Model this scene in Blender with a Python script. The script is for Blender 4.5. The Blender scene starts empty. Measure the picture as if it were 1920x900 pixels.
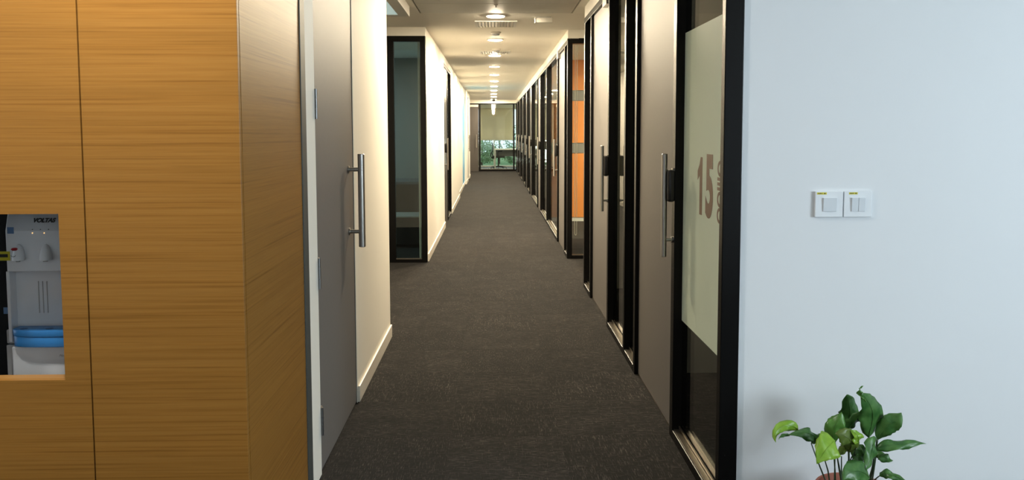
import bpy, bmesh, math, random
from mathutils import Vector, Matrix
random.seed(7)
S = bpy.context.scene
COL = S.collection
R = math.radians

# ------------------------------------------------------------------ camera
F = 1550.0; CX = 960.0; CY = 359.8; CAMZ = 1.40
YAW = R(1.308); PITCH = R(4.2); ROLL = R(0.13)
fwd = Vector((math.sin(YAW)*math.cos(PITCH), math.cos(YAW)*math.cos(PITCH), -math.sin(PITCH)))
rgt = Vector((math.cos(YAW), -math.sin(YAW), 0))
upv = rgt.cross(fwd)
rgt2 = rgt*math.cos(ROLL) - upv*math.sin(ROLL)
upv2 = upv*math.cos(ROLL) + rgt*math.sin(ROLL)
cd = bpy.data.cameras.new('camera'); cam = bpy.data.objects.new('camera', cd); COL.objects.link(cam)
m = Matrix((rgt2, upv2, -fwd)).transposed().to_4x4(); m.translation = Vector((0, 0, CAMZ))
cam.matrix_world = m
cd.sensor_width = 36; cd.sensor_fit = 'HORIZONTAL'; cd.lens = F/1920*36
cd.shift_y = -(450-CY)/1920; cd.shift_x = 0
cd.clip_start = 0.05; cd.clip_end = 200
S.camera = cam

def P(px, py, Y):
    """point of the place seen at photo pixel (px, py), at corridor depth Y"""
    d = fwd*F + rgt2*(px-CX) - upv2*(py-CY)
    return Vector((0, 0, CAMZ)) + d*(Y/d.y)

# ------------------------------------------------------------------ world, light, exposure
w = bpy.data.worlds.new('sky'); S.world = w; w.use_nodes = True
bg = w.node_tree.nodes['Background']
bg.inputs[0].default_value = (0.74, 0.87, 1.0, 1); bg.inputs[1].default_value = 2.2
def area(name, loc, target, sx, sy, power, col):
    d = bpy.data.lights.new(name, 'AREA'); d.shape = 'RECTANGLE'; d.size = sx; d.size_y = sy
    d.energy = power; d.color = col
    o = bpy.data.objects.new(name, d); COL.objects.link(o); o.location = loc
    o.rotation_euler = (Vector(target)-Vector(loc)).to_track_quat('-Z', 'Y').to_euler()
    return o
area('daylight_lobby_window', (5.06, -0.5, 1.5), (0, -0.5, 1.4), 2.5, 1.5, 300, (0.78, 0.86, 1.0))
area('daylight_end_window', (0.2, 33.2, 1.25), (0.2, 30, 1.2), 2.6, 2.2, 150, (0.95, 1.0, 0.94))
S.view_settings.view_transform = 'Standard'; S.view_settings.look = 'None'
S.view_settings.gamma = 1; S.view_settings.exposure = 0.0; S.view_settings.use_curve_mapping = False
S.cycles.transparent_max_bounces = 24
DOWN_L = 1220.0      # radiance of the corridor downlights
LOBBY_L = 440.0

# ------------------------------------------------------------------ materials
def newmat(name):
    m_ = bpy.data.materials.new(name); m_.use_nodes = True
    return m_, m_.node_tree, m_.node_tree.nodes['Principled BSDF']
def plain(name, col, rough=0.5, metal=0.0, spec=0.5, noise=0.0, nscale=40, bump=0.0, aniso=0):
    m_, t, b = newmat(name)
    b.inputs['Base Color'].default_value = (*col, 1); b.inputs['Roughness'].default_value = rough
    b.inputs['Metallic'].default_value = metal; b.inputs['Specular IOR Level'].default_value = spec
    if noise or bump:
        tc = t.nodes.new('ShaderNodeTexCoord'); n = t.nodes.new('ShaderNodeTexNoise')
        n.inputs['Scale'].default_value = nscale; n.inputs['Detail'].default_value = 4
        t.links.new(tc.outputs['Object'], n.inputs['Vector'])
        if noise:
            r = t.nodes.new('ShaderNodeMapRange'); r.inputs[3].default_value = 1-noise; r.inputs[4].default_value = 1+noise
            v = t.nodes.new('ShaderNodeVectorMath'); v.operation = 'SCALE'
            v.inputs[0].default_value = col
            t.links.new(n.outputs['Fac'], r.inputs[0]); t.links.new(r.outputs[0], v.inputs['Scale'])
            t.links.new(v.outputs[0], b.inputs['Base Color'])
        if bump:
            bp = t.nodes.new('ShaderNodeBump'); bp.inputs['Strength'].default_value = bump; bp.inputs['Distance'].default_value = 0.002
            t.links.new(n.outputs['Fac'], bp.inputs['Height']); t.links.new(bp.outputs[0], b.inputs['Normal'])
    return m_
def emis(name, col, s):
    m_, t, b = newmat(name)
    b.inputs['Base Color'].default_value = (*col, 1)
    b.inputs['Emission Color'].default_value = (*col, 1); b.inputs['Emission Strength'].default_value = s
    return m_
def wood_mat():
    m_, t, b = newmat('oak_veneer'); N = t.nodes.new; L = t.links.new
    tc = N('ShaderNodeTexCoord')
    def streak(sx, sz, det, dist=0.0):
        mp = N('ShaderNodeMapping'); mp.inputs['Scale'].default_value = (sx, sx, sz)
        n = N('ShaderNodeTexNoise'); n.inputs['Scale'].default_value = 1; n.inputs['Detail'].default_value = det
        n.inputs['Distortion'].default_value = dist
        L(tc.outputs['Object'], mp.inputs[0]); L(mp.outputs[0], n.inputs['Vector']); return n
    a = streak(1.1, 150, 5); c = streak(0.5, 17, 3); f = streak(6.0, 480, 2)
    ra = N('ShaderNodeValToRGB'); e = ra.color_ramp.elements
    e[0].position = 0.33; e[0].color = (0.200, 0.087, 0.016, 1); e[1].position = 0.62; e[1].color = (0.282, 0.133, 0.028, 1)
    x = e.new(0.42); x.color = (0.256, 0.116, 0.022, 1)
    L(a.outputs['Fac'], ra.inputs[0])
    rc = N('ShaderNodeMapRange'); rc.inputs[1].default_value = 0.3; rc.inputs[2].default_value = 0.7; rc.inputs[3].default_value = 0.94; rc.inputs[4].default_value = 1.05
    L(c.outputs['Fac'], rc.inputs[0])
    rf = N('ShaderNodeMapRange'); rf.inputs[1].default_value = 0.3; rf.inputs[2].default_value = 0.7; rf.inputs[3].default_value = 0.9; rf.inputs[4].default_value = 1.08
    L(f.outputs['Fac'], rf.inputs[0])
    mu = N('ShaderNodeMath'); mu.operation = 'MULTIPLY'; L(rc.outputs[0], mu.inputs[0]); L(rf.outputs[0], mu.inputs[1])
    v = N('ShaderNodeVectorMath'); v.operation = 'SCALE'; L(ra.outputs[0], v.inputs[0]); L(mu.outputs[0], v.inputs['Scale'])
    L(v.outputs[0], b.inputs['Base Color'])
    b.inputs['Roughness'].default_value = 0.36; b.inputs['Specular IOR Level'].default_value = 0.18
    bp = N('ShaderNodeBump'); bp.inputs['Strength'].default_value = 0.12; bp.inputs['Distance'].default_value = 0.001
    L(a.outputs['Fac'], bp.inputs['Height']); L(bp.outputs[0], b.inputs['Normal'])
    return m_
def carpet_mat():
    m_, t, b = newmat('carpet_loop_pile'); N = t.nodes.new; L = t.links.new
    tc = N('ShaderNodeTexCoord'); oi = N('ShaderNodeObjectInfo')
    sc = N('ShaderNodeMath'); sc.operation = 'MULTIPLY'; sc.inputs[1].default_value = 37.0; L(oi.outputs['Random'], sc.inputs[0])
    ad = N('ShaderNodeVectorMath'); ad.operation = 'ADD'; L(tc.outputs['Object'], ad.inputs[0]); L(sc.outputs[0], ad.inputs[1])
    def n(s, det):
        mp = N('ShaderNodeMapping'); mp.inputs['Scale'].default_value = s
        q = N('ShaderNodeTexNoise'); q.inputs['Scale'].default_value = 1; q.inputs['Detail'].default_value = det
        L(ad.outputs[0], mp.inputs[0]); L(mp.outputs[0], q.inputs['Vector']); return q
    a = n((26, 230, 1), 3); c = n((210, 26, 1), 3); g = n((5, 7, 1), 3)
    mx = N('ShaderNodeMath'); mx.operation = 'MAXIMUM'; L(a.outputs['Fac'], mx.inputs[0])
    mc = N('ShaderNodeMath'); mc.operation = 'MULTIPLY'; mc.inputs[1].default_value = 0.93; L(c.outputs['Fac'], mc.inputs[0]); L(mc.outputs[0], mx.inputs[1])
    ra = N('ShaderNodeValToRGB'); e = ra.color_ramp.elements
    e[0].position = 0.42; e[0].color = (0.004, 0.0037, 0.0035, 1); e[1].position = 0.72; e[1].color = (0.066, 0.058, 0.052, 1)
    x = e.new(0.57); x.color = (0.0108, 0.0094, 0.0085, 1)
    L(mx.outputs[0], ra.inputs[0])
    rg = N('ShaderNodeMapRange'); rg.inputs[1].default_value = 0.3; rg.inputs[2].default_value = 0.7; rg.inputs[3].default_value = 0.62; rg.inputs[4].default_value = 1.38
    L(g.outputs['Fac'], rg.inputs[0])
    ro = N('ShaderNodeMapRange'); ro.inputs[3].default_value = 0.88; ro.inputs[4].default_value = 1.12; L(oi.outputs['Random'], ro.inputs[0])
    mu = N('ShaderNodeMath'); mu.operation = 'MULTIPLY'; L(rg.outputs[0], mu.inputs[0]); L(ro.outputs[0], mu.inputs[1])
    v = N('ShaderNodeVectorMath'); v.operation = 'SCALE'; L(ra.outputs[0], v.inputs[0]); L(mu.outputs[0], v.inputs['Scale'])
    L(v.outputs[0], b.inputs['Base Color'])
    b.inputs['Roughness'].default_value = 0.95; b.inputs['Specular IOR Level'].default_value = 0.15
    b.inputs['Sheen Weight'].default_value = 0.04; b.inputs['Sheen Roughness'].default_value = 0.5
    bp = N('ShaderNodeBump'); bp.inputs['Strength'].default_value = 0.5; bp.inputs['Distance'].default_value = 0.003
    L(mx.outputs[0], bp.inputs['Height']); L(bp.outputs[0], b.inputs['Normal'])
    return m_
def glass_mat(name, tint, f0=0.045, rough=0.0):
    m_ = bpy.data.materials.new(name); m_.use_nodes = True; t = m_.node_tree; t.nodes.clear(); N = t.nodes.new; L = t.links.new
    out = N('ShaderNodeOutputMaterial'); mix = N('ShaderNodeMixShader'); tr = N('ShaderNodeBsdfTransparent'); gl = N('ShaderNodeBsdfGlossy')
    tr.inputs[0].default_value = (*tint, 1); gl.inputs['Roughness'].default_value = rough
    lw = N('ShaderNodeLayerWeight'); lw.inputs['Blend'].default_value = 0.5
    pw = N('ShaderNodeMath'); pw.operation = 'POWER'; pw.inputs[1].default_value = 5
    mr = N('ShaderNodeMapRange'); mr.inputs[3].default_value = f0; mr.inputs[4].default_value = 1.0
    L(lw.outputs['Facing'], pw.inputs[0]); L(pw.outputs[0], mr.inputs[0]); L(mr.outputs[0], mix.inputs[0])
    L(tr.outputs[0], mix.inputs[1]); L(gl.outputs[0], mix.inputs[2]); L(mix.outputs[0], out.inputs[0])
    return m_
def frost_mat(name, col):
    m_ = bpy.data.materials.new(name); m_.use_nodes = True; t = m_.node_tree; t.nodes.clear(); N = t.nodes.new; L = t.links.new
    out = N('ShaderNodeOutputMaterial'); m1 = N('ShaderNodeMixShader'); m2 = N('ShaderNodeMixShader')
    df = N('ShaderNodeBsdfDiffuse'); tl = N('ShaderNodeBsdfTranslucent'); gl = N('ShaderNodeBsdfGlossy')
    df.inputs[0].default_value = (*col, 1); tl.inputs[0].default_value = (*col, 1); gl.inputs['Roughness'].default_value = 0.35
    m1.inputs[0].default_value = 0.30; m2.inputs[0].default_value = 0.06
    L(df.outputs[0], m1.inputs[1]); L(tl.outputs[0], m1.inputs[2]); L(m1.outputs[0], m2.inputs[1]); L(gl.outputs[0], m2.inputs[2]); L(m2.outputs[0], out.inputs[0])
    return m_
def leaf_mat(name, c1, c2, trans=0.25):
    m_, t, b = newmat(name); N = t.nodes.new; L = t.links.new
    tc = N('ShaderNodeTexCoord'); n = N('ShaderNodeTexNoise'); n.inputs['Scale'].default_value = 30; n.inputs['Detail'].default_value = 4
    L(tc.outputs['Object'], n.inputs['Vector'])
    r = N('ShaderNodeValToRGB'); r.color_ramp.elements[0].position = 0.35; r.color_ramp.elements[1].position = 0.7
    r.color_ramp.elements[0].color = (*c1, 1); r.color_ramp.elements[1].color = (*c2, 1)
    L(n.outputs['Fac'], r.inputs[0]); L(r.outputs[0], b.inputs['Base Color'])
    b.inputs['Roughness'].default_value = 0.33
    out = t.nodes['Material Output']; tl = N('ShaderNodeBsdfTranslucent'); mx = N('ShaderNodeMixShader'); mx.inputs[0].default_value = trans
    L(r.outputs[0], tl.inputs[0]); L(b.outputs[0], mx.inputs[1]); L(tl.outputs[0], mx.inputs[2]); L(mx.outputs[0], out.inputs[0])
    return m_

M = {}
M['wood'] = wood_mat(); M['carpet'] = carpet_mat()
M['wood_edge'] = plain('oak_edge_band', (0.30, 0.15, 0.04), 0.4, noise=0.1)
M['cream'] = plain('cream_wall_paint', (0.87, 0.835, 0.75), 0.6, noise=0.015, nscale=3, bump=0.02)
M['white'] = plain('white_wall_paint', (0.78, 0.80, 0.82), 0.62, noise=0.015, nscale=2, bump=0.03)
M['ceil'] = plain('ceiling_gypsum', (0.92, 0.885, 0.79), 0.75, noise=0.02, nscale=2)
M['tile'] = plain('ceiling_metal_tile', (0.70, 0.685, 0.62), 0.55, noise=0.03, nscale=2)
M['gapdark'] = plain('shadow_gap_black', (0.03, 0.03, 0.03), 0.8, noise=0.05)
M['skirt'] = plain('skirting_gloss_cream', (0.82, 0.77, 0.67), 0.3, noise=0.02)
M['door'] = plain('grey_laminate', (0.165, 0.152, 0.143), 0.48, spec=0.38, noise=0.06, nscale=60)
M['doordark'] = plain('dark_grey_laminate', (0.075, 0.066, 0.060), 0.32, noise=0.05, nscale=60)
M['black'] = plain('black_powder_coat', (0.005, 0.0048, 0.0046), 0.27, spec=0.16, noise=0.15, nscale=200)
M['rail'] = plain('anodised_rail_top', (0.30, 0.27, 0.22), 0.28, metal=0.9, noise=0.1)
M['steel'] = plain('brushed_steel', (0.50, 0.48, 0.45), 0.30, metal=1.0, noise=0.1, nscale=300)
M['hinge'] = plain('satin_hinge_steel', (0.22, 0.22, 0.22), 0.35, metal=1.0, noise=0.1)
M['gunmetal'] = plain('grey_metal_trim', (0.085, 0.095, 0.09), 0.5, metal=0.4, noise=0.05)
M['lock'] = plain('black_lock_plastic', (0.012, 0.011, 0.011), 0.22, noise=0.1)
M['glass'] = glass_mat('clear_glass', (0.90, 0.93, 0.91))
M['darkglass'] = glass_mat('tinted_glass', (0.72, 0.80, 0.80))
M['frost'] = frost_mat('frosted_film', (0.82, 0.90, 0.76))
M['brown'] = plain('brown_vinyl_lettering', (0.20, 0.125, 0.085), 0.5, noise=0.05)
M['orange'] = plain('orange_panel', (0.80, 0.26, 0.035), 0.5, noise=0.04, nscale=4)
M['orangegrey'] = plain('grey_panel_band', (0.23, 0.22, 0.19), 0.5, noise=0.04)
M['teal'] = plain('teal_grey_wall', (0.30, 0.36, 0.37), 0.7, noise=0.04, nscale=3)
M['tealdark'] = plain('dark_teal_laminate', (0.05, 0.09, 0.11), 0.5, noise=0.05)
M['plaster'] = plain('office_wall_paint', (0.60, 0.57, 0.50), 0.7, noise=0.02, nscale=3)
M['offceil'] = plain('office_ceiling_board', (0.60, 0.57, 0.51), 0.8, noise=0.03)
M['blue'] = plain('sky_blue_panel', (0.20, 0.52, 0.80), 0.35, noise=0.03)
M['down'] = emis('downlight_diffuser', (1.0, 0.835, 0.59), DOWN_L)
M['lobbydown'] = emis('lobby_downlight_diffuser', (1.0, 0.96, 0.88), LOBBY_L)
M['panel'] = emis('office_light_panel', (1.0, 0.90, 0.74), 48.0)
M['paneldim'] = emis('dim_light_panel', (1.0, 0.92, 0.76), 5.0)
M['panelroom'] = emis('cool_room_panel', (0.70, 0.92, 0.92), 26.0)
M['panelcool'] = emis('cool_panel_diffuser', (0.62, 0.83, 0.82), 0.45)
M['trimwhite'] = plain('white_trim', (0.80, 0.77, 0.70), 0.35, noise=0.02)
M['plate'] = plain('white_switch_plastic', (0.80, 0.83, 0.86), 0.25, noise=0.01)
M['rocker'] = plain('grey_white_rocker', (0.70, 0.74, 0.78), 0.3, noise=0.01)
M['yellow'] = plain('yellow_sticker', (0.62, 0.55, 0.03), 0.5, noise=0.08, nscale=400)
M['ink'] = plain('dark_ink', (0.02, 0.02, 0.02), 0.5, noise=0.05)
M['terra'] = plain('terracotta', (0.32, 0.095, 0.055), 0.6, noise=0.12, nscale=25)
M['soil'] = plain('potting_soil', (0.03, 0.02, 0.013), 0.95, noise=0.4, nscale=90, bump=0.6)
M['stem'] = plain('plant_stem', (0.035, 0.065, 0.028), 0.45, noise=0.1)
M['leafdark'] = leaf_mat('leaf_deep_green', (0.042, 0.145, 0.030), (0.11, 0.26, 0.065))
M['leafmid'] = leaf_mat('leaf_mid_green', (0.09, 0.24, 0.04), (0.15, 0.34, 0.07))
M['leaflime'] = leaf_mat('leaf_lime', (0.24, 0.46, 0.035), (0.38, 0.60, 0.07), 0.35)
M['leafolive'] = leaf_mat('leaf_olive', (0.10, 0.16, 0.025), (0.17, 0.24, 0.05))
M['disp'] = plain('white_appliance_plastic', (0.78, 0.81, 0.85), 0.3, noise=0.01)
M['dispgrey'] = plain('grey_appliance_plastic', (0.46, 0.47, 0.48), 0.4, noise=0.02)
M['dispblue'] = plain('blue_tray_plastic', (0.035, 0.24, 0.62), 0.35, noise=0.03)
M['hole'] = plain('deep_blue_hole', (0.015, 0.10, 0.33), 0.5, noise=0.05)
M['tape'] = plain('blue_tape', (0.13, 0.24, 0.45), 0.6, noise=0.05)
M['red'] = plain('red_lever_plastic', (0.42, 0.02, 0.03), 0.3, noise=0.05)
M['led'] = emis('amber_indicator', (1.0, 0.55, 0.2), 1.6)
M['desk'] = plain('white_desk_top', (0.82, 0.84, 0.80), 0.4, noise=0.02)
M['deskleg'] = plain('grey_desk_leg', (0.45, 0.48, 0.46), 0.4, metal=0.5, noise=0.05)
M['mesh'] = plain('black_chair_fabric', (0.02, 0.02, 0.022), 0.8, noise=0.2, nscale=300)
M['chairbase'] = plain('black_chair_base', (0.018, 0.018, 0.018), 0.4, noise=0.1)
M['blind'] = frost_mat('beige_roller_blind', (0.68, 0.60, 0.45))
M['cord'] = plain('white_blind_cord', (0.82, 0.78, 0.70), 0.5, noise=0.03)
M['grass'] = plain('lawn', (0.10, 0.20, 0.06), 0.95, noise=0.3, nscale=12)
M['shrub'] = leaf_mat('shrub_leaf', (0.12, 0.24, 0.10), (0.30, 0.44, 0.24))
M['bark'] = plain('shrub_stem', (0.08, 0.06, 0.04), 0.9, noise=0.3)

# ------------------------------------------------------------------ mesh helpers
class MB:
    def __init__(s): s.v = []; s.f = []; s.mi = []
    def add(s, vs, fs, mi=0):
        o = len(s.v); s.v += [Vector(q) for q in vs]; s.f += [tuple(i+o for i in f) for f in fs]; s.mi += [mi]*len(fs); return s
    def box(s, x0, x1, y0, y1, z0, z1, mi=0):
        return s.add([(x0,y0,z0),(x1,y0,z0),(x1,y1,z0),(x0,y1,z0),(x0,y0,z1),(x1,y0,z1),(x1,y1,z1),(x0,y1,z1)],
                     [(0,3,2,1),(4,5,6,7),(0,1,5,4),(1,2,6,5),(2,3,7,6),(3,0,4,7)], mi)
    def tube(s, pts, rs, n=12, cap=True, mi=0):
        pts = [Vector(p) for p in pts]
        if not hasattr(rs, '__len__'): rs = [rs]*len(pts)
        o = len(s.v); prev = None; rings = []
        for i, p in enumerate(pts):
            d = (pts[min(i+1, len(pts)-1)]-pts[max(i-1, 0)]).normalized()
            if prev is None:
                a = d.orthogonal().normalized()
            else:
                a = (prev - d*prev.dot(d)).normalized()
            prev = a; b = d.cross(a)
            rings.append([p+(a*math.cos(2*math.pi*k/n)+b*math.sin(2*math.pi*k/n))*rs[i] for k in range(n)])
        vs = [q for r in rings for q in r]; fs = []
        for i in range(len(pts)-1):
            for k in range(n):
                fs.append((i*n+k, i*n+(k+1) % n, (i+1)*n+(k+1) % n, (i+1)*n+k))
        if cap:
            fs.append(tuple(reversed(range(n)))); fs.append(tuple((len(pts)-1)*n+k for k in range(n)))
        return s.add(vs, fs, mi)
    def lathe(s, prof, c, n=32, mi=0, axis='z', flip=False):
        vs = []; fs = []
        for (r, h) in prof:
            for k in range(n):
                a = 2*math.pi*k/n; x, y = r*math.cos(a), r*math.sin(a)
                vs.append(Vector(c)+Vector((x, y, h)))
        for i in range(len(prof)-1):
            for k in range(n):
                q = (i*n+k, i*n+(k+1) % n, (i+1)*n+(k+1) % n, (i+1)*n+k)
                fs.append(tuple(reversed(q)) if flip else q)
        return s.add(vs, fs, mi)
    def disc(s, c, r, n=32, down=True, mi=0):
        vs = [Vector(c)+Vector((r*math.cos(2*math.pi*k/n), r*math.sin(2*math.pi*k/n), 0)) for k in range(n)]
        f = tuple(range(n)); return s.add(vs, [tuple(reversed(f)) if down else f], mi)
    def build(s, name, mat, parent=None, bevel=0.0, smooth=False, seg=2):
        off = parent_loc(parent)
        me = bpy.data.meshes.new(name); me.from_pydata([v-off for v in s.v], [], s.f)
        mats = mat if isinstance(mat, (list, tuple)) else [mat]
        for q in mats: me.materials.append(M[q] if isinstance(q, str) else q)
        for p, i in zip(me.polygons, s.mi): p.material_index = i
        bm = bmesh.new(); bm.from_mesh(me)
        bmesh.ops.recalc_face_normals(bm, faces=bm.faces) if not s.__dict__.get('raw') else None
        if bevel:
            es = [e for e in bm.edges if len(e.link_faces) == 2 and e.calc_face_angle(0) > 0.6]
            bmesh.ops.bevel(bm, geom=es, offset=bevel, segments=seg, affect='EDGES', profile=0.5, clamp_overlap=True)
        bm.to_mesh(me); bm.free()
        if smooth:
            for p in me.polygons: p.use_smooth = True
            try: me.set_sharp_from_angle(angle=R(40))
            except Exception: pass
        o = bpy.data.objects.new(name, me); COL.objects.link(o)
        if parent: o.parent = parent
        return o
def parent_loc(p):
    t = Vector((0, 0, 0))
    while p is not None:
        t = t+p.location; p = p.parent
    return t
def B(x0, x1, y0, y1, z0, z1):
    return MB().box(min(x0,x1), max(x0,x1), min(y0,y1), max(y0,y1), min(z0,z1), max(z0,z1))
def tag(o, label, cat=None, group=None, kind=None):
    if label: o['label'] = label
    if cat: o['category'] = cat
    if group: o['group'] = group
    if kind: o['kind'] = kind
    return o
def empty(name, loc, label=None, cat=None, group=None, kind=None):
    o = bpy.data.objects.new(name, None); o.empty_display_size = 0.1; COL.objects.link(o); o.location = loc
    return tag(o, label, cat, group, kind)
def struct(name, mb, mat, label, cat, bevel=0.0):
    return tag(mb.build(name, mat, None, bevel), label, cat, None, 'structure')
def text_mesh(name, body, mat, parent, size, origin, xdir, ydir, depth=0.0006, shear=0.0, bold=0.0, sx=1.0, align='CENTER'):
    """flat lettering: glyphs laid out along xdir / ydir from origin"""
    cu = bpy.data.curves.new(name, 'FONT'); cu.body = body; cu.size = size; cu.shear = shear; cu.offset = bold
    cu.align_x = align; cu.align_y = 'CENTER'; cu.extrude = depth/2
    t = bpy.data.objects.new(name+'_tmp', cu); COL.objects.link(t)
    bpy.context.view_layer.update()
    me = bpy.data.meshes.new_from_object(t.evaluated_get(bpy.context.evaluated_depsgraph_get()))
    bpy.data.objects.remove(t); bpy.data.curves.remove(cu)
    X = Vector(xdir).normalized(); Yv = Vector(ydir).normalized(); Z = X.cross(Yv); O = Vector(origin)-parent_loc(parent)
    for v in me.vertices:
        c = v.co.copy(); v.co = O+X*(c.x*sx)+Yv*c.y+Z*c.z
    me.materials.clear(); me.materials.append(M[mat])
    o = bpy.data.objects.new(name, me); COL.objects.link(o)
    if parent: o.parent = parent
    return o

# ------------------------------------------------------------------ dimensions
XL, XR, ZC, ZF = -0.706, 0.809, 2.49, 2.39
YEND = 28.95
XG = 0.850        # plane of the right-hand glass
XD = 0.830        # face of the right-hand door leaves

# ------------------------------------------------------------------ floor with carpet tiles
floor = struct('floor', B(-5, 6, -3.3, 33.0, -0.12, -0.008), 'carpet', 'dark charcoal carpet floor of the corridor and lobby', 'floor')
TS = 0.505
tm = B(-TS/2+0.0003, TS/2-0.0003, -TS/2+0.0003, TS/2-0.0003, -0.008, 0.0)
t0 = tm.build('carpet_tile', 'carpet', None); tile_me = t0.data
t0.parent = floor
first = True
def carpet_tile(cx, cy, k):
    global first
    if first: o = t0; first = False
    else:
        o = bpy.data.objects.new('carpet_tile', tile_me); COL.objects.link(o); o.parent = floor
    o.location = (cx, cy, 0); o.rotation_euler.z = (k % 2)*math.pi/2
j = 0; y = 2.70
while y < YEND-0.05:
    for c in range(3): carpet_tile(XL+TS*(c+0.5), y+TS/2, c+j)
    if 5.58 < y+TS/2 < 8.79:
        for c in range(3): carpet_tile(XL-TS*(c+0.5), y+TS/2, c+1+j)
    if 7.3 < y+TS/2 < 8.9:
        for c in range(3): carpet_tile(XR+TS*(c+0.5), y+TS/2, c+1+j)
    y += TS; j += 1
# plain carpet at tile level everywhere else
rest = MB().box(-5, 6, -3.3, 2.70, -0.008, 0).box(-5, XL, 2.70, 2.70+6*TS, -0.008, 0).box(-5, XL-3*TS, 2.70+6*TS, 2.70+12*TS, -0.008, 0)
rest.box(XR, 6, 2.70, 2.70+9*TS, -0.008, 0).box(XR+3*TS, 6, 2.70+9*TS, 2.70+12*TS, -0.008, 0).box(XR, 6, 2.70+12*TS, 33, -0.008, 0).box(-5, XL, 2.70+12*TS, 33, -0.008, 0).box(XL, XR, y, 33, -0.008, 0)
o = rest.build('carpet_field', 'carpet', floor)

# ------------------------------------------------------------------ ceiling
cs = MB().box(-5, 6, -3.3, 33.0, 2.51, 2.62)
ceil = struct('ceiling', cs, 'gapdark', 'cream ceiling of the long corridor', 'ceiling')
TX0, TX1, TY1 = -0.662, 0.731, 7.77
b = MB().box(-5, 6, TY1, 33, ZC, 2.509).box(-5, TX0-0.012, -3.3, TY1-0.006, ZC, 2.509).box(TX1+0.012, 6, -3.3, TY1-0.006, ZC, 2.509)
b.build('gypsum_board', 'ceil', ceil)
y = TY1; k = 0
while y > -3.2:
    B(TX0, TX1, y-0.592, y-0.008 if k else y-0.006, ZC, 2.508).build('ceiling_tile', 'tile', ceil, bevel=0.003, seg=1); y -= 0.592; k += 1

# ------------------------------------------------------------------ walls
TH = 0.12
wl = MB().box(XL-TH, XL, 3.14, 3.31, 0, ZC).box(XL-TH, XL, 4.205, 5.585, 0, ZC).box(XL-TH, XL, 3.31, 4.205, 2.305, ZC)
struct('wall_left', wl, 'cream', 'cream wall around the grey door on the left', 'wall')
struct('wall_left_recess', MB().box(-4.2, XL-TH, 5.465, 5.585, 0, ZC).box(-4.3, -4.2, 3.2, 30, 0, ZC), 'cream', 'cream wall turning into the left side passage', 'wall')
YL2 = 8.79
RX = -0.740
wf = MB().box(XL-0.09, XL, YL2+0.07, 12.03, 0, ZC).box(XL-0.09, XL, 12.03, 14.05, ZF, ZC).box(XL-0.09, XL, 14.05, 17.4, 0, ZC)
wf.box(RX-0.09, RX, 17.4, 20.0, 0, ZC).box(RX-0.09, RX, 20.0, 21.9, 2.30, ZC).box(RX-0.09, RX, 20.0, 21.9, 0, 0.08)
wf.box(XL-0.09, XL, 21.9, 23.4, 0, ZC).box(XL-0.09, XL, 23.4, 24.5, ZF, ZC).box(XL-0.09, XL, 24.5, 25.5, 0, ZC)
wf.box(-4.2, XL, YL2, YL2+0.07, 2.40, ZC)                # bulkhead above the side window
wf.box(-4.2, -1.19, YL2, YL2+0.09, 0, 2.40)
wf.box(-1.5, XL-0.09, 25.4, 25.5, 0, ZC).box(-1.6, -1.5, 25.4, YEND+0.1, 0, ZC)
struct('wall_left_corridor', wf, 'cream', 'long cream corridor wall on the left beyond the side passage', 'wall')
wr = MB().box(0.873, 5.0, 2.90, 3.0, 0, ZC)
struct('wall_right', wr, 'white', 'cool white wall with light switches on the right', 'wall')
hd = MB().box(XR+0.004, 0.93, 2.955, 7.36, ZF, ZC)
struct('wall_right_bulkhead', hd, 'cream', 'pale bulkhead above the near right glass partition', 'wall')
hd2 = MB().box(XR+0.004, 0.93, 9.0, YEND, ZF, ZC).box(0.93, 4.5, 9.0, 9.07, 2.40, ZC).box(1.46, 4.5, 9.0, 9.07, 0, 2.40)
struct('wall_right_corridor', hd2, 'cream', 'cream bulkhead above the long row of glass offices', 'wall')
# office partitions behind the glass
op = MB().box(4.4, 4.5, 3.0, 33, 0, ZC).box(0.90, 4.4, 4.68, 4.76, 0, ZC).box(0.885, 4.5, 7.26, 7.36, 0, ZC)
for yy in (17.2, 19.5, 21.9, 24.4, 26.8): op.box(0.90, 4.4, yy, yy+0.08, 0, ZC)
struct('wall_offices', op, 'plaster', 'office partition walls behind the right glass row', 'wall')
struct('wall_end', MB().box(-1.5, 0.93, YEND, YEND+0.1, 2.37, ZC).box(0.93, 1.0, YEND, YEND+3.6, 0, ZC).box(-1.6, -1.5, YEND+0.1, 32.6, 0, ZC)
       .box(-1.6, -0.62, 32.5, 32.6, 0, ZC).box(0.95, 1.1, 32.5, 32.6, 0, ZC).box(-0.62, 0.95, 32.5, 32.6, 2.30, ZC), 'cream', 'cream bulkhead over the end office front', 'wall')
lb = MB().box(-3.7, -3.6, -3.0, 2.4, 0, ZC).box(-3.7, 5.0, -3.0, -2.9, 0, ZC)
lb.box(4.9, 5.0, -2.9, -1.8, 0, ZC).box(4.9, 5.0, 0.8, 2.9, 0, ZC).box(4.9, 5.0, -1.8, 0.8, 0, 0.75).box(4.9, 5.0, -1.8, 0.8, 2.25, ZC)
struct('wall_lobby', lb, 'white', 'white lobby walls behind the viewpoint', 'wall')
wn = empty('window_1', (4.95, -0.5, 0.75), 'wide lobby window beside the viewpoint', 'window', kind='structure')
f = MB().box(4.92, 4.97, -1.8, 0.8, 0.75, 0.80).box(4.92, 4.97, -1.8, 0.8, 2.20, 2.25).box(4.92, 4.97, -1.8, -1.75, 0.80, 2.20).box(4.92, 4.97, 0.75, 0.8, 0.80, 2.20).box(4.92, 4.97, -0.52, -0.48, 0.80, 2.20)
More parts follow.
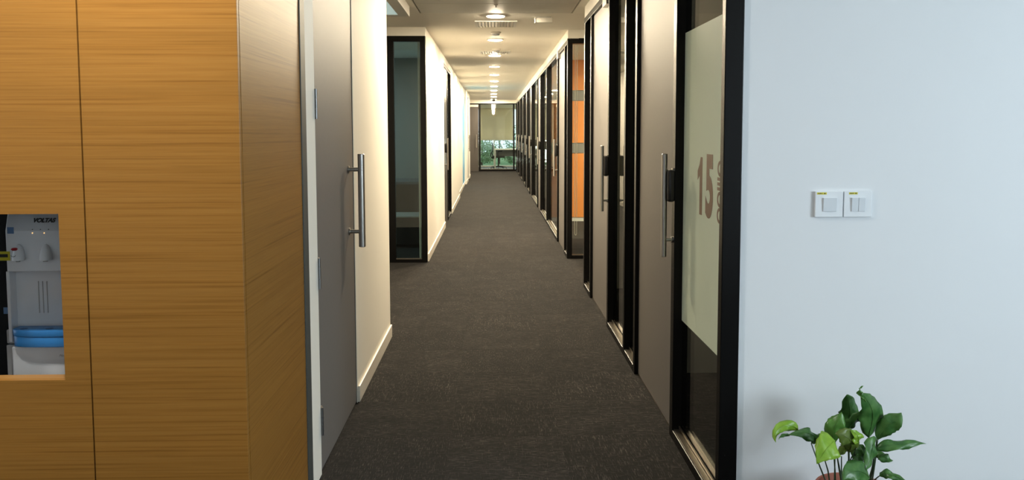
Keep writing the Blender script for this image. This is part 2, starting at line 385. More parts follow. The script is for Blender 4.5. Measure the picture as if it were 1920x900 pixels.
f.build('window_frame', 'trimwhite', wn); B(4.943, 4.949, -1.75, 0.75, 0.80, 2.20).build('pane', 'glass', wn)

# baseboards
def skirt(name, label, y0, y1, x=XL, d=1):
    return struct(name, B(x, x+0.012*d, y0, y1, 0, 0.085), 'skirt', label, 'baseboard', bevel=0.003)
skirt('baseboard_left', 'cream skirting beside the grey door on the left', 4.215, 5.585)
skirt('baseboard_left_corridor', 'cream skirting between side window and black glazed door on the left', YL2+0.07, 12.03)
skirt('baseboard_left_corridor', 'cream skirting beyond the black glazed door on the left', 14.05, 17.4)
skirt('baseboard_left_corridor', 'cream skirting on the recessed left wall before the blue panel', 17.4, 20.0, RX)
skirt('baseboard_left_corridor', 'cream skirting between blue panel and farthest left door', 21.9, 23.4)
skirt('baseboard_left_corridor', 'short cream skirting at the far end of the left wall', 24.5, 25.5)

# ------------------------------------------------------------------ handles, doors, glazed bays
def pull_handle(parent, x, sgn, y, zc, L=0.46, so=0.06, r=0.015, sp=0.31):
    """bar on two standoffs; x = face it is fixed to, sgn = direction into the corridor"""
    h = MB().tube([(x+sgn*so, y, zc-L/2), (x+sgn*so, y, zc-L/2+0.002), (x+sgn*so, y, zc+L/2-0.002), (x+sgn*so, y, zc+L/2)], [r-0.002, r, r, r-0.002], 20).build('handle', 'steel', parent, smooth=True)
    for s_ in (-1, 1):
        z = zc+s_*sp/2
        MB().tube([(x, y, z), (x+sgn*so, y, z)], r*0.62, 16).build('standoff', 'steel', h, smooth=True)
        MB().tube([(x, y, z), (x+sgn*0.006, y, z), (x+sgn*0.008, y, z)], [r*1.1, r*1.1, r*0.9], 20).build('flange', 'steel', h, smooth=True)
    return h
def lock_box(parent, x, sgn, y0, y1, z0, z1, d=0.045):
    o = B(x, x+sgn*d, y0, y1, z0, z1).build('lock_box', 'lock', parent, bevel=0.012, seg=4, smooth=True)
    return o

# left grey door
d1 = empty('door_1', (XL-0.02, 3.75, 0), 'dark grey flush door with long steel pull handle on the left', 'door', kind='structure')
B(XL-0.045, XL-0.004, 3.316, 4.198, 0.008, 2.298).build('leaf', 'door', d1, bevel=0.002, seg=1)
MB().box(XL-TH, XL-0.046, 3.31, 3.335, 0, 2.305).box(XL-TH, XL-0.046, 4.18, 4.205, 0, 2.305).box(XL-TH, XL-0.046, 3.335, 4.18, 2.28, 2.305).build('frame', 'doordark', d1)
B(XL-0.03, XL-0.003, 4.1985, 4.2045, 0, 2.298).build('edge_strip', 'black', d1)
pull_handle(d1, XL-0.004, 1, 4.06, 1.062, L=0.458, so=0.064, r=0.0165, sp=0.305)
for (py0, py1) in ((167, 223), (482, 541), (767, 822)):
    z1 = 1.4-(py0-246)*3.335/1550; z0 = 1.4-(py1-246)*3.335/1550
    hg = B(XL-0.004, XL+0.002, 3.316, 3.338, z0, z1).build('hinge', 'hinge', d1, bevel=0.0008, seg=1)
    for q in range(3):
        za = z0+(z1-z0)*q/3+0.001; zb = z0+(z1-z0)*(q+1)/3-0.001
        MB().tube([(XL+0.004, 3.316, za), (XL+0.004, 3.316, zb)], 0.006, 12).build('knuckle', 'hinge', hg, smooth=True)

PW = 0.055
def bay(n, label, y0, y1, glass='glass', post0=True, post1=True, xf=XR, xg=XG, sgn=1, zt=ZF, w0=PW, w1=PW):
    """a glazed bay of the partition along the corridor between y0 and y1 (posts inside that range)"""
    e = empty('window_%d' % n, (xf, (y0+y1)/2, 0), label, 'glass partition', kind='structure')
    xb = xf+sgn*0.066
    a, c = y0, y1
    if post0: B(xf, xb, y0, y0+w0, 0, zt-0.05).build('post', 'black', e, bevel=0.003); a = y0+w0
    if post1: B(xf, xb, y1-w1, y1, 0, zt-0.05).build('post', 'black', e, bevel=0.003); c = y1-w1
    B(xf, xb, y0, y1, zt-0.05, zt).build('top_rail', 'black', e, bevel=0.003)
    B(xf, xb, a, c, 0, 0.042).build('bottom_rail', 'black', e, bevel=0.003)
    B(xf+sgn*0.008, xg-sgn*0.012, a, c, 0.042, 0.046).build('rail_cap', 'rail', e)
    B(xg-sgn*0.010, xg-sgn*0.004, a, c, 0.042, 0.060).build('glazing_bead', 'rail', e)
    p = B(xg, xg+sgn*0.008, a, c, 0.042, zt-0.05).build('glass_pane', glass, e)
    return e
def office_door(n, label, y0, y1, handle_y, lock=True, xf=XR, xd=XD, sgn=-1, zt=ZF, mat='door', lockside=1, fitting=False):
    e = empty('door_%d' % n, (xd, (y0+y1)/2, 0), label, 'door', kind='structure')
    B(xd, xd-sgn*0.04, y0+0.004, y1-0.004, 0.008, zt-0.052).build('leaf', mat, e, bevel=0.002, seg=1)
    B(xf, xf-sgn*0.066, y0, y1, zt-0.05, zt).build('top_rail', 'black', e, bevel=0.003)
    B(xd, xd-sgn*0.012, y0+0.004, y1-0.004, 0.001, 0.008).build('threshold_strip', 'rail', e)
    pull_handle(e, xf, sgn, handle_y, 1.065, L=0.465, so=0.040, r=0.0125)
    if lock: lock_box(e, xf, sgn, handle_y-0.012*lockside-0.03, handle_y-0.012*lockside+0.03, 1.083, 1.226, 0.032)
    if fitting: B(xf-0.012, xd+0.01, fitting[0], fitting[1], zt-0.10, zt-0.02).build('patch_fitting', 'steel', e, bevel=0.002)
    return e

# near right block
w2 = bay(2, 'frosted glass office front numbered 15 beside the white wall', 2.885, 3.715, w0=0.045, w1=0.06)
B(XG-0.003, XG-0.0008, 2.932, 3.654, 0.549, 1.828).build('frosted_film', 'frost', w2)
dig = [(0.0, 0.0), (0.036, 0.0), (0.036, 0.235), (0.010, 0.235), (-0.004, 0.205), (-0.030, 0.178), (-0.030, 0.140), (0.0, 0.160)]
dm = MB(); nd = len(dig)
for xx in (XG-0.0036, XG-0.0030): dm.add([(xx, 3.365-a*1.15, 1.058+c) for a, c in dig], [])
dm.f += [tuple(range(nd)), tuple(range(nd, 2*nd))]+[(k, (k+1) % nd, nd+(k+1) % nd, nd+k) for k in range(nd)]; dm.mi += [0]*(nd+2)
dm.build('room_number', 'brown', w2)
text_mesh('room_number', '5', 'brown', w2, 0.325, (XG-0.0036, 3.212, 1.170), (0, -1, 0), (0, 0, 1), bold=0.014, sx=0.72)
text_mesh('room_wording', 'OIIIOO', 'brown', w2, 0.092, (XG-0.0036, 3.066, 1.170), (0, 0, -1), (0, -1, 0), bold=0.003, sx=0.80)
office_door(2, 'grey office door next to the frosted panel numbered 15', 3.715, 4.66, 3.690)
bay(3, 'narrow dark glass strip between the two near right office doors', 4.66, 5.10)
bay(4, 'clear glass panel reflecting the corridor between the near right doors', 5.10, 5.84, post0=False, w1=0.06)
office_door(3, 'second grey office door on the right, before the side passage', 5.84, 6.84, 5.815, fitting=(5.86, 6.06))
bay(5, 'slim glass strip at the end of the near right partition', 6.84, 7.36)
# far right block: front facing the camera
def front_panel(n, label, x0, x1, y, zt, glass, wl_, wr_, inner=None):
    e = empty('window_%d' % n, ((x0+x1)/2, y, 0), label, 'glass partition', kind='structure')
    B(x0, x0+wl_, y, y+0.06, 0, zt-0.057).build('post', 'black', e, bevel=0.003)
    B(x1-wr_, x1, y, y+0.06, 0, zt-0.057).build('post', 'black', e, bevel=0.003)
    B(x0, x1, y, y+0.06, zt-0.057, zt).build('top_rail', 'black', e, bevel=0.003)
    B(x0+wl_, x1-wr_, y, y+0.06, 0, 0.035).build('bottom_rail', 'black', e, bevel=0.003)
    B(x0+wl_, x1-wr_, y+0.012, y+0.024, 0.035, 0.045).build('glazing_bead', 'rail', e)
    B(x0+wl_, x1-wr_, y+0.03, y+0.038, 0.035, zt-0.057).build('glass_pane', glass, e)
    return e
front_panel(6, 'black framed glass panel with orange room behind, facing the viewer', XR, 1.46, 9.0, 2.40, 'glass', 0.055, 0.06)
front_panel(7, 'black framed dark glass panel facing the viewer on the left', -1.19, XL, YL2, 2.40, 'darkglass', 0.150, 0.058)
bay(8, 'first slim glass strip of the far right partition', 9.06, 9.41, post0=False)
office_door(4, 'light grey office door with steel bar, nearest of the far right row', 9.41, 10.40, 10.40, lockside=-1, mat='door', fitting=(10.2, 10.38))
bay(9, 'wide glass panel with orange seen through, far right row', 10.40, 12.56, w0=0.06)
bay(10, 'second wide glass panel of the far right row', 12.56, 14.19, post0=False, w1=0.06)
ords = ['second', 'third', 'fourth', 'fifth', 'sixth', 'seventh']
ys = [14.19, 17.48, 19.76, 22.2, 24.75, 27.1]
for i, yy in enumerate(ys):
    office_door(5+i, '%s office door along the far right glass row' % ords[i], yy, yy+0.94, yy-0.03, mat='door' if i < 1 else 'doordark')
    nx = ys[i+1] if i < 5 else YEND
    bay(11+i, '%s glass bay after the %s door of the far right row' % (('bright narrow', 'dark', 'dim', 'shaded', 'distant', 'last')[i], ords[i]), yy+0.94, nx, w1=0.06)

# left far: black door with sidelight set in the cream wall
office_door(12, 'black framed door with steel handle set in the left corridor wall', 12.09, 13.0, 12.20, xf=XL-0.002, xd=XL-0.012, sgn=1, mat='doordark', lockside=-1)
bay(17, 'black framed sidelight beyond the left corridor door', 13.0, 14.05, xf=XL-0.002, xg=XL-0.05, sgn=-1)
struct('trim_1', B(XL-0.07, XL+0.004, 12.03, 12.09, 0, ZF), 'black', 'near black jamb of the left corridor door', 'door frame', bevel=0.003)
wb = empty('window_18', (RX, 20.95, 0), 'sky blue panel on the left near the corridor end', 'panel', kind='structure')
B(RX-0.02, RX-0.012, 20.02, 21.88, 0.08, 2.30).build('blue_pane', 'blue', wb)
MB().box(RX-0.03, RX+0.004, 20.0, 20.03, 0.08, 2.30).box(RX-0.03, RX+0.004, 21.87, 21.9, 0.08, 2.30).build('jamb', 'trimwhite', wb)
office_door(13, 'farthest dark door on the left corridor wall', 23.4, 24.5, 23.55, lock=False, xf=XL, xd=XL-0.02, sgn=1, mat='doordark')

# end wall front
we = empty('window_19', (0.15, YEND, 0), 'glazed office front closing the end of the corridor', 'glass partition', kind='structure')
for (x0, x1) in ((-0.50, -0.43), (0.70, 0.755), (0.88, 0.93)):
    B(x0, x1, YEND, YEND+0.06, 0, 2.33).build('post', 'black', we, bevel=0.003)
B(-1.5, 0.93, YEND, YEND+0.06, 2.33, 2.37).build('top_rail', 'black', we)
B(-0.43, 0.70, YEND, YEND+0.06, 0, 0.07).build('bottom_rail', 'black', we)
B(0.755, 0.88, YEND, YEND+0.06, 0, 0.07).build('bottom_rail', 'black', we)
B(-0.43, 0.70, YEND-0.004, YEND+0.05, 0.07, 0.09).build('rail_cap', 'rail', we)
B(-0.43, 0.70, YEND+0.03, YEND+0.038, 0.09, 2.33).build('glass_pane', 'glass', we)
B(0.755, 0.88, YEND+0.03, YEND+0.038, 0.07, 2.33).build('glass_pane', 'glass', we)
de = empty('door_14', (-0.95, YEND, 0), 'dark door with steel bar at the corridor end', 'door', kind='structure')
B(-1.48, -0.505, YEND+0.01, YEND+0.05, 0.005, 2.24).build('leaf', 'doordark', de)
B(-1.48, -0.505, YEND+0.015, YEND+0.05, 2.25, 2.325).build('transom', 'trimwhite', de)
hb = MB().tube([(-0.575, YEND-0.05, 0.83), (-0.575, YEND-0.05, 1.29)], 0.016, 12).build('handle', 'steel', de, smooth=True)
for z in (0.92, 1.2): MB().tube([(-0.575, YEND-0.05, z), (-0.575, YEND+0.012, z)], 0.01, 8).build('standoff', 'steel', hb, smooth=True)

# ------------------------------------------------------------------ orange office and its blind cord
ob = empty('wall_orange', (2.6, 12.8, 0), 'orange panelled office wall with grey bands behind glass', 'wall', kind='structure')
zy = lambda py: 1.4-(py-246)*12.78/1550
B(0.90, 4.4, 12.8, 12.9, 0, ZC).build('backing', 'plaster', ob)
B(0.90, 4.4, 12.785, 12.8, 0, 0.06).build('skirting', 'trimwhite', ob)
for (a, c, mt, nm) in ((416, 288, 'orange', 'panel'), (287, 269, 'orangegrey', 'band'), (268, 190, 'orange', 'panel'), (189, 171, 'orangegrey', 'band'), (170, 98, 'orange', 'panel')):
    B(0.90, 1.75, 12.775 if mt == 'orange' else 12.782, 12.8, max(0.062, zy(a)), min(ZC-0.002, zy(c))).build(nm, mt, ob, bevel=0.002, seg=1)
    B(1.755, 4.4, 12.775 if mt == 'orange' else 12.782, 12.8, max(0.062, zy(a)), min(ZC-0.002, zy(c))).build(nm, mt, ob, bevel=0.002, seg=1)
pts = []
xc, ycord = P(1080, 250, 9.13).x, 9.13
top = 2.34; bot = P(1080, 441, 9.13).z
for k in range(9): pts.append((xc-0.011, ycord, top+(bot+0.03-top)*k/8))
for k in range(1, 8): pts.append((xc-0.011*math.cos(math.pi*k/8), ycord, bot+0.03-0.03*math.sin(math.pi*k/8)))
for k in range(9): pts.append((xc+0.011, ycord, bot+0.03+(top-bot-0.03)*k/8))
tag(MB().tube(pts, 0.0028, 6).build('blind_cord', 'cord', smooth=True), 'white looped blind cord hanging behind the glass of the orange room', 'cord')
rl = empty('roller_blind', (1.13, 9.14, 2.33), 'rolled up pale blind above the glass of the orange room', 'blind')
MB().tube([(0.88, 9.14, 2.365), (1.42, 9.14, 2.365)], 0.02, 16).build('roll', 'blind', rl, smooth=True)
B(0.875, 0.88, 9.12, 9.16, 2.345, 2.40).build('bracket', 'trimwhite', rl); B(1.42, 1.425, 9.12, 9.16, 2.345, 2.40).build('bracket', 'trimwhite', rl)

# ------------------------------------------------------------------ ceiling fittings
def downlight(x, y, label, mat='down', group='round corridor downlights in one row', r=0.083):
    e = empty('downlight', (x, y, ZC), label, 'downlight', group)
    MB().lathe([(r, -0.001), (r+0.001, -0.0095), (r+0.006, -0.0098), (r+0.014, -0.004), (r+0.016, 0.0)], (x, y, ZC), 36).build('trim_ring', 'trimwhite', e, smooth=True)
    MB().lathe([(r, -0.004), (r*0.985, -0.008), (r*0.93, -0.0115), (r*0.75, -0.0145), (r*0.4, -0.0160), (0.0008, -0.0165)], (x, y, ZC), 36).build('diffuser', mat, e, smooth=True)
    return e
on = ['nearest in view', 'second from the front', 'third from the front', 'fourth from the front', 'fifth from the front', 'sixth from the front', 'seventh from the front', 'eighth from the front', 'ninth from the front', 'tenth from the front, last but one', 'last before the end wall']
for k in range(-1, 11):
    lab = 'round glowing ceiling downlight, ' + (on[k] if k >= 0 else ('above the first grey door', 'out of frame, above the second grey door')[k+2])
    downlight(0.03, 7.91+2.04*k, lab)
for i, (x, y) in enumerate(((-0.95, 1.88), (-2.2, 1.88))):
    downlight(x, y, 'round lobby downlight before the oak panelling, %s one' % ('right', 'left')[i], 'lobbydown', 'lobby downlights by the oak panelling')

def air_grille(y0, y1, label):
    x0, x1 = -0.175, 0.245
    e = empty('air_grille', (0.035, (y0+y1)/2, ZC), label, 'air vent', 'ceiling air vents')
    MB().box(x0, x1, y0, y0+0.03, ZC-0.008, ZC).box(x0, x1, y1-0.03, y1, ZC-0.008, ZC).box(x0, x0+0.03, y0+0.03, y1-0.03, ZC-0.008, ZC).box(x1-0.03, x1, y0+0.03, y1-0.03, ZC-0.008, ZC).build('frame', 'trimwhite', e)
    B(x0+0.03, x1-0.03, y0+0.03, y1-0.03, ZC-0.001, ZC-0.0002).build('backing', 'dispgrey', e)
    n = 11
    for q in range(n):
        xx = x0+0.03+(x1-x0-0.06)*(q+0.5)/n; s_ = 1 if q < n/2 else -1
        MB().add([(xx-0.012*s_, y0+0.03, ZC-0.002), (xx+0.012*s_, y0+0.03, ZC-0.014), (xx+0.0135*s_, y0+0.03, ZC-0.013), (xx-0.0105*s_, y0+0.03, ZC-0.001),
                  (xx-0.012*s_, y1-0.03, ZC-0.002), (xx+0.012*s_, y1-0.03, ZC-0.014), (xx+0.0135*s_, y1-0.03, ZC-0.013), (xx-0.0105*s_, y1-0.03, ZC-0.001)],
                 [(0,1,2,3),(4,7,6,5),(0,4,5,1),(1,5,6,2),(2,6,7,3),(3,7,4,0)]).build('louvre', 'trimwhite', e)
air_grille(8.28, 8.74, 'louvred ceiling air vent just beyond the nearest downlight')
air_grille(11.34, 11.72, 'louvred ceiling air vent just before the third downlight')
def detector(y, label, x=0.035):
    e = empty('smoke_detector', (x, y, ZC), label, 'smoke detector', 'ceiling detectors')
    MB().lathe([(0.06, 0), (0.058, -0.012), (0.045, -0.02)], (x, y, ZC), 24).build('base', 'trimwhite', e, smooth=True)
    MB().lathe([(0.045, -0.02), (0.038, -0.036), (0.012, -0.042), (0.001, -0.042)], (x, y, ZC), 24).build('sensor_head', 'dispgrey', e, smooth=True)
detector(9.22, 'small round smoke detector between first two downlights')
detector(11.1, 'small smoke detector in front of the farther air vent', 0.05)
el = empty('emergency_light', (0.49, 8.02, ZC), 'white box emergency light on the ceiling at the right', 'emergency light')
B(0.405, 0.575, 7.99, 8.05, ZC-0.055, ZC-0.006).build('housing', 'trimwhite', el, bevel=0.008, seg=3, smooth=True)
B(0.42, 0.56, 8.0, 8.04, ZC-0.006, ZC).build('base_plate', 'dispgrey', el)
B(0.404, 0.414, 7.988, 8.052, ZC-0.056, ZC-0.006).build('end_cap', 'desk', el, bevel=0.003)
dc = empty('dome_camera', (0.03, 28.2, ZC), 'tiny black dome camera by the last downlight', 'camera')
MB().lathe([(0.06, 0), (0.06, -0.025)], (0.03, 28.2, ZC), 20).build('base', 'trimwhite', dc)
MB().lathe([(0.055, -0.025), (0.05, -0.05), (0.03, -0.07), (0.001, -0.078)], (0.03, 28.2, ZC), 20).build('dome', 'lock', dc, smooth=True)
pl = empty('panel_light', (-1.2, 6.75, ZC), 'square surface mounted panel light over the left passage', 'ceiling light')
x0, x1, y0, y1, zb = -1.75, -0.727, 6.1, 7.36, ZC-0.086
MB().box(x0, x1, y1-0.09, y1, zb, ZC).box(x0, x1, y0, y0+0.09, zb, ZC).box(x0, x0+0.09, y0+0.09, y1-0.09, zb, ZC).box(x1-0.09, x1, y0+0.09, y1-0.09, zb, ZC).build('housing', 'trimwhite', pl)
B(x0+0.09, x1-0.09, y0+0.09, y1-0.09, zb+0.006, zb+0.02).build('diffuser', 'panelcool', pl)
sp = empty('sprinkler', (0.03, 7.25, ZC), 'tiny ceiling sprinkler on the grey ceiling panel', 'sprinkler')
MB().lathe([(0.018, 0), (0.016, -0.004), (0.005, -0.006), (0.005, -0.02), (0.014, -0.022), (0.001, -0.024)], (0.03, 7.25, ZC), 16).build('head', 'steel', sp, smooth=True)
for i, (x, y) in enumerate(((1.9, 10.9), (3.2, 10.9))):
    e = empty('panel_light', (x, y, ZC), 'square ceiling light inside the orange room, %s one' % ('near', 'far')[i], 'ceiling light', 'orange room lights')
    B(x-0.3, x+0.3, y-0.3, y+0.3, ZC-0.012, ZC).build('housing', 'trimwhite', e); B(x-0.28, x+0.28, y-0.28, y+0.28, ZC-0.014, ZC-0.0125).build('diffuser', 'panel', e)

e = empty('panel_light', (2.4, 3.85, ZC), 'dim ceiling light inside the frosted office numbered 15', 'ceiling light')
B(2.1, 2.7, 3.55, 4.15, ZC-0.012, ZC).build('housing', 'trimwhite', e); B(2.12, 2.68, 3.57, 4.13, ZC-0.014, ZC-0.0125).build('diffuser', 'paneldim', e)

# ------------------------------------------------------------------ oak panelling and water dispenser niche
YW = 2.33
cb = empty('oak_cabinet', (-1.4, YW, 0), 'tall oak veneer panelled cabinet with a water dispenser niche', 'cabinet')
NX0, NX1, NZ0, NZ1 = -1.545, -1.2165, 0.698, 1.172
B(-1.1415, XL-0.0005, YW, YW+0.02, 0.01, ZC-0.005).build('front_panel', 'wood', cb, bevel=0.0012, seg=1)
pn = MB().box(-1.62, NX0, YW, YW+0.02, 0.01, ZC-0.005).box(NX1, -1.1455, YW, YW+0.02, 0.01, ZC-0.005).box(NX0, NX1, YW, YW+0.02, 0.01, NZ0).box(NX0, NX1, YW, YW+0.02, NZ1, ZC-0.005)
pn.build('front_panel', 'wood', cb)
for xx in (-2.10, -2.58, -3.06, -3.54):
    B(xx, xx+0.476, YW, YW+0.02, 0.01, ZC-0.005).build('front_panel', 'wood', cb, bevel=0.0012, seg=1)
B(XL-0.02, XL, YW+0.0205, 3.064, 0.01, ZC-0.005).build('side_panel', 'wood', cb)
B(NX0-0.01, NX1+0.01, YW+0.0205, YW+0.06, NZ0-0.018, NZ0-0.001).build('niche_sill', 'wood_edge', cb)
B(-3.58, XL-0.021, 3.0, 3.02, 0, ZC).build('back_panel', 'gapdark', cb)
B(-3.58, -1.142, YW+0.022, YW+0.026, 1.25, ZC).build('inner_board', 'gapdark', cb)
struct('trim_2', B(XL-0.03, XL+0.004, 3.065, 3.14, 0, ZC), 'gunmetal', 'grey metal edge strip between oak side and white wall', 'trim', bevel=0.002)

YD = 2.50
wd = empty('water_dispenser', (-1.32, 2.62, 0), 'white water dispenser with blue drip tray in the oak niche', 'water dispenser')
zz = lambda py, Y=YD: P(60, py, Y).z
xx_ = lambda px, Y=YD: P(px, 480, Y).x
DX0, DX1 = xx_(16), -1.165
DXL, DXR = xx_(5), -1.15
B(DXL, DXR, YD+0.03, 2.90, 0.0, zz(388)).build('body', 'dispgrey', wd, bevel=0.008, seg=2)
MB().add([(DX0, YD-0.012, zz(508)), (DX1, YD-0.012, zz(508)), (DX1, YD-0.012, zz(432)), (DX0, YD-0.012, zz(432)),
          (DX0, YD+0.035, zz(508)), (DX1, YD+0.035, zz(508)), (DX1, YD+0.035, zz(395)), (DX0, YD+0.035, zz(395)),
          (DX0, YD+0.004, zz(400)), (DX1, YD+0.004, zz(400))],
         [(0,1,2,3),(3,2,9,8),(8,9,6,7),(0,3,8,7,4),(1,5,6,9,2),(0,4,5,1)]).build('tap_panel', 'disp', wd, bevel=0.003)
B(DX0-0.004, DX1, YD+0.026, YD+0.031, zz(645), zz(508)).build('recess_panel', 'disp', wd)
B(DX0-0.006, DX0+0.004, YD-0.008, YD+0.03, zz(640), zz(508)).build('recess_cheek', 'disp', wd, bevel=0.002)
for px in (61, 69, 77): B(xx_(px)-0.001, xx_(px)+0.001, YD+0.024, YD+0.027, zz(590), zz(530)).build('groove', 'dispgrey', wd)
B(xx_(21), DX1, YD-0.022, YD+0.03, 0.08, zz(646)).build('lower_front', 'disp', wd, bevel=0.006, seg=3)
B(DXL, xx_(20), YD-0.004, YD+0.03, 0.08, zz(646)).build('lower_side', 'dispgrey', wd, bevel=0.003)
B(DXL, xx_(20), YD, YD+0.03, zz(644), zz(618)).build('lower_side', 'dispgrey', wd, bevel=0.003)
# drip tray: rounded slab with a grid top and two holes
tc = (xx_(23)+DX1)/2; tw = (DX1-xx_(23))/2
def tray(z0, z1, g, name, mat, par):
    vs = []; n = 24
    for z in (z0, z1):
        for k in range(n+1):
            a = math.pi*k/n; ca, sa = math.cos(a), math.sin(a)
            vs.append((tc-(tw+g)*math.copysign(abs(ca)**0.55, ca), YD+0.012-(0.055+g)*abs(sa)**0.55, z))
        vs.append((tc+tw+g, YD+0.024, z)); vs.append((tc-tw-g, YD+0.024, z))
    q = n+3
    fs = [tuple(reversed(range(q))), tuple(range(q, 2*q))]+[(k, (k+1) % q, q+(k+1) % q, q+k) for k in range(q)]
    return MB().add(vs, fs).build(name, mat, par, bevel=0.002, seg=2, smooth=True)
tr = tray(zz(645), zz(626), 0.0, 'drip_tray', 'dispblue', wd)
tray(zz(626)+0.0005, zz(614), 0.002, 'tray_rim', 'dispblue', tr)
for px in (45, 93): MB().lathe([(0.011, 0.0007), (0.0005, 0.0007)], (xx_(px), YD-0.018, zz(614)), 20).build('drain_hole', 'hole', tr)
# taps
def tap(px, py0, py1, red):
    x = xx_(px, YD-0.02); z0, z1 = zz(py1, YD-0.02), zz(py0, YD-0.02); h = z1-z0
    e = MB()
    prof = [(0.0178, 0), (0.0182, 0.06), (0.0172, 0.3), (0.0148, 0.55), (0.0115, 0.78), (0.0065, 0.94), (0.0012, 1.0)]
    vs = []; n = 20; fs = []
    for (r, u) in prof:
        for k in range(n):
            a = 2*math.pi*k/n; vs.append((x+r*math.cos(a)+0.004*(1-u), YD-0.014+r*1.0*math.sin(a)*0.9-0.012*(1-u), z0+u*h))
    for i in range(len(prof)-1):
        for k in range(n): fs.append((i*n+k, i*n+(k+1) % n, (i+1)*n+(k+1) % n, (i+1)*n+k))
    fs.append(tuple(reversed(range(n)))); fs.append(tuple((len(prof)-1)*n+k for k in range(n)))
    t = e.add(vs, fs).build('tap', 'disp', wd, smooth=True)
    MB().tube([(x, YD-0.022, z0+0.001), (x, YD-0.022, z0-0.006)], 0.006, 14).build('spout', 'dispgrey', t, smooth=True)
    if red:
        MB().lathe([(0.0005, 0.0045), (0.006, 0.0038), (0.0095, 0), (0.006, -0.004), (0.0005, -0.0045)], (x-0.004, YD-0.031, z0+h*0.72), 20).build('red_lever', 'red', t, smooth=True)
        pts = [(x-0.002+0.007*math.cos(a), YD-0.0425+0.0012*abs(math.cos(a)), z0+h*0.36+0.004*math.sin(a)) for a in [math.pi*(1.08+0.84*k/10) for k in range(11)]]
        MB().tube(pts, 0.0006, 6).build('printed_curve', 'ink', t)
tap(34, 458, 487, True); tap(85, 458, 487, False)
text_mesh('maker_lettering', 'VOLTAS', 'ink', wd, 0.0175, (xx_(84, YD-0.008), YD-0.0055, zz(413.5, YD-0.006)), (1, 0, 0), (0, 0.16, 1), shear=0.35, bold=0.0009, sx=1.02)
B(xx_(76), xx_(82), YD-0.0035, YD-0.0028, zz(419.5), zz(418.5)).build('maker_lettering', 'ink', wd)
for px in (67, 82, 97): MB().tube([(xx_(px), YD-0.0085, zz(429.5)), (xx_(px), YD-0.0125, zz(429.5))], 0.0012, 10).build('indicator_hole', 'ink', wd)
for px in (67, 89): MB().tube([(xx_(px), YD-0.0105, zz(436)), (xx_(px), YD-0.0135, zz(436))], 0.0014, 10).build('indicator_lamp', 'led', wd)
text_mesh('script_lettering', 'Mini', 'dispgrey', wd, 0.010, (xx_(108, YD-0.022), YD-0.0226, zz(667, YD-0.022)), (1, 0, 0), (0, 0, 1), shear=0.5, sx=1.0)
for px in (34, 85): MB().lathe([(0.006, 0.0), (0.0045, 0.0)], (0, 0, 0), 16)
B(xx_(16, YD-0.012), xx_(28, YD-0.012), YD-0.0128, YD-0.012, zz(437), zz(425)).build('blue_tape', 'tape', wd)
B(xx_(2), xx_(12), YD-0.0009, YD-0.0003, zz(588), zz(576)).build('blue_tape', 'tape', wd)
ys_ = B(xx_(-12, YD-0.013), xx_(19, YD-0.013), YD-0.0138, YD-0.013, zz(487), zz(470)).build('yellow_sticker', 'yellow', wd)
B(xx_(-11, YD-0.013), xx_(15, YD-0.013), YD-0.0142, YD-0.0138, zz(481), zz(475)).build('sticker_print', 'ink', ys_)

# ------------------------------------------------------------------ light switches
def switch(px0, px1, split, label, stick):
    Y = 2.90; x0, x1 = P(px0, 383, Y-0.01).x, P(px1, 383, Y-0.01).x; z1, z0 = P(1580, 359, Y-0.01).z, P(1580, 407, Y-0.01).z
    e = empty('light_switch', ((x0+x1)/2, Y, z0), label, 'light switch', 'wall switches')
    B(x0, x1, Y-0.011, Y, z0, z1).build('plate', 'plate', e, bevel=0.0015)
    cx_ = P((px0+px1)/2+(1 if not split else 0.5), 384, Y-0.01).x; cz = P(1580, 383.5, Y-0.01).z; r = 0.0245
    for (a, c) in (((-r, r),) if not split else ((-r, -0.0004), (0.0004, r))):
        MB().add([(cx_+a, Y-0.0105, cz-r), (cx_+c, Y-0.0105, cz-r), (cx_+c, Y-0.0105, cz+r), (cx_+a, Y-0.0105, cz+r),
                  (cx_+a, Y-0.014, cz-r), (cx_+c, Y-0.014, cz-r), (cx_+c, Y-0.017, cz+r), (cx_+a, Y-0.017, cz+r)],
                 [(0,3,2,1),(4,5,6,7),(0,1,5,4),(1,2,6,5),(2,3,7,6),(3,0,4,7)]).build('rocker', 'rocker', e, bevel=0.0008, seg=1)
    s_ = B(P(stick[0], 362, Y-0.011).x, P(stick[1], 362, Y-0.011).x, Y-0.0117, Y-0.011, P(1580, 364.6, Y-0.011).z, P(1580, 360.6, Y-0.011).z).build('sticker', 'yellow', e)
    sx0 = P(stick[0], 362, Y-0.011).x; sx1 = P(stick[1], 362, Y-0.011).x; zc = P(1580, 362.6, Y-0.011).z
    for q, wq in ((0.12, 0.1), (0.28, 0.12), (0.46, 0.08), (0.72, 0.16)):
        B(sx0+(sx1-sx0)*q, sx0+(sx1-sx0)*(q+wq), Y-0.0119, Y-0.0117, zc-0.0016, zc+0.0016).build('print_mark', 'ink', s_)
switch(1528.5, 1580.5, False, 'white light switch with one rocker, left of the pair', (1532, 1550))
switch(1582.5, 1634, True, 'white light switch with two narrow rockers, right of the pair', (1592, 1608))

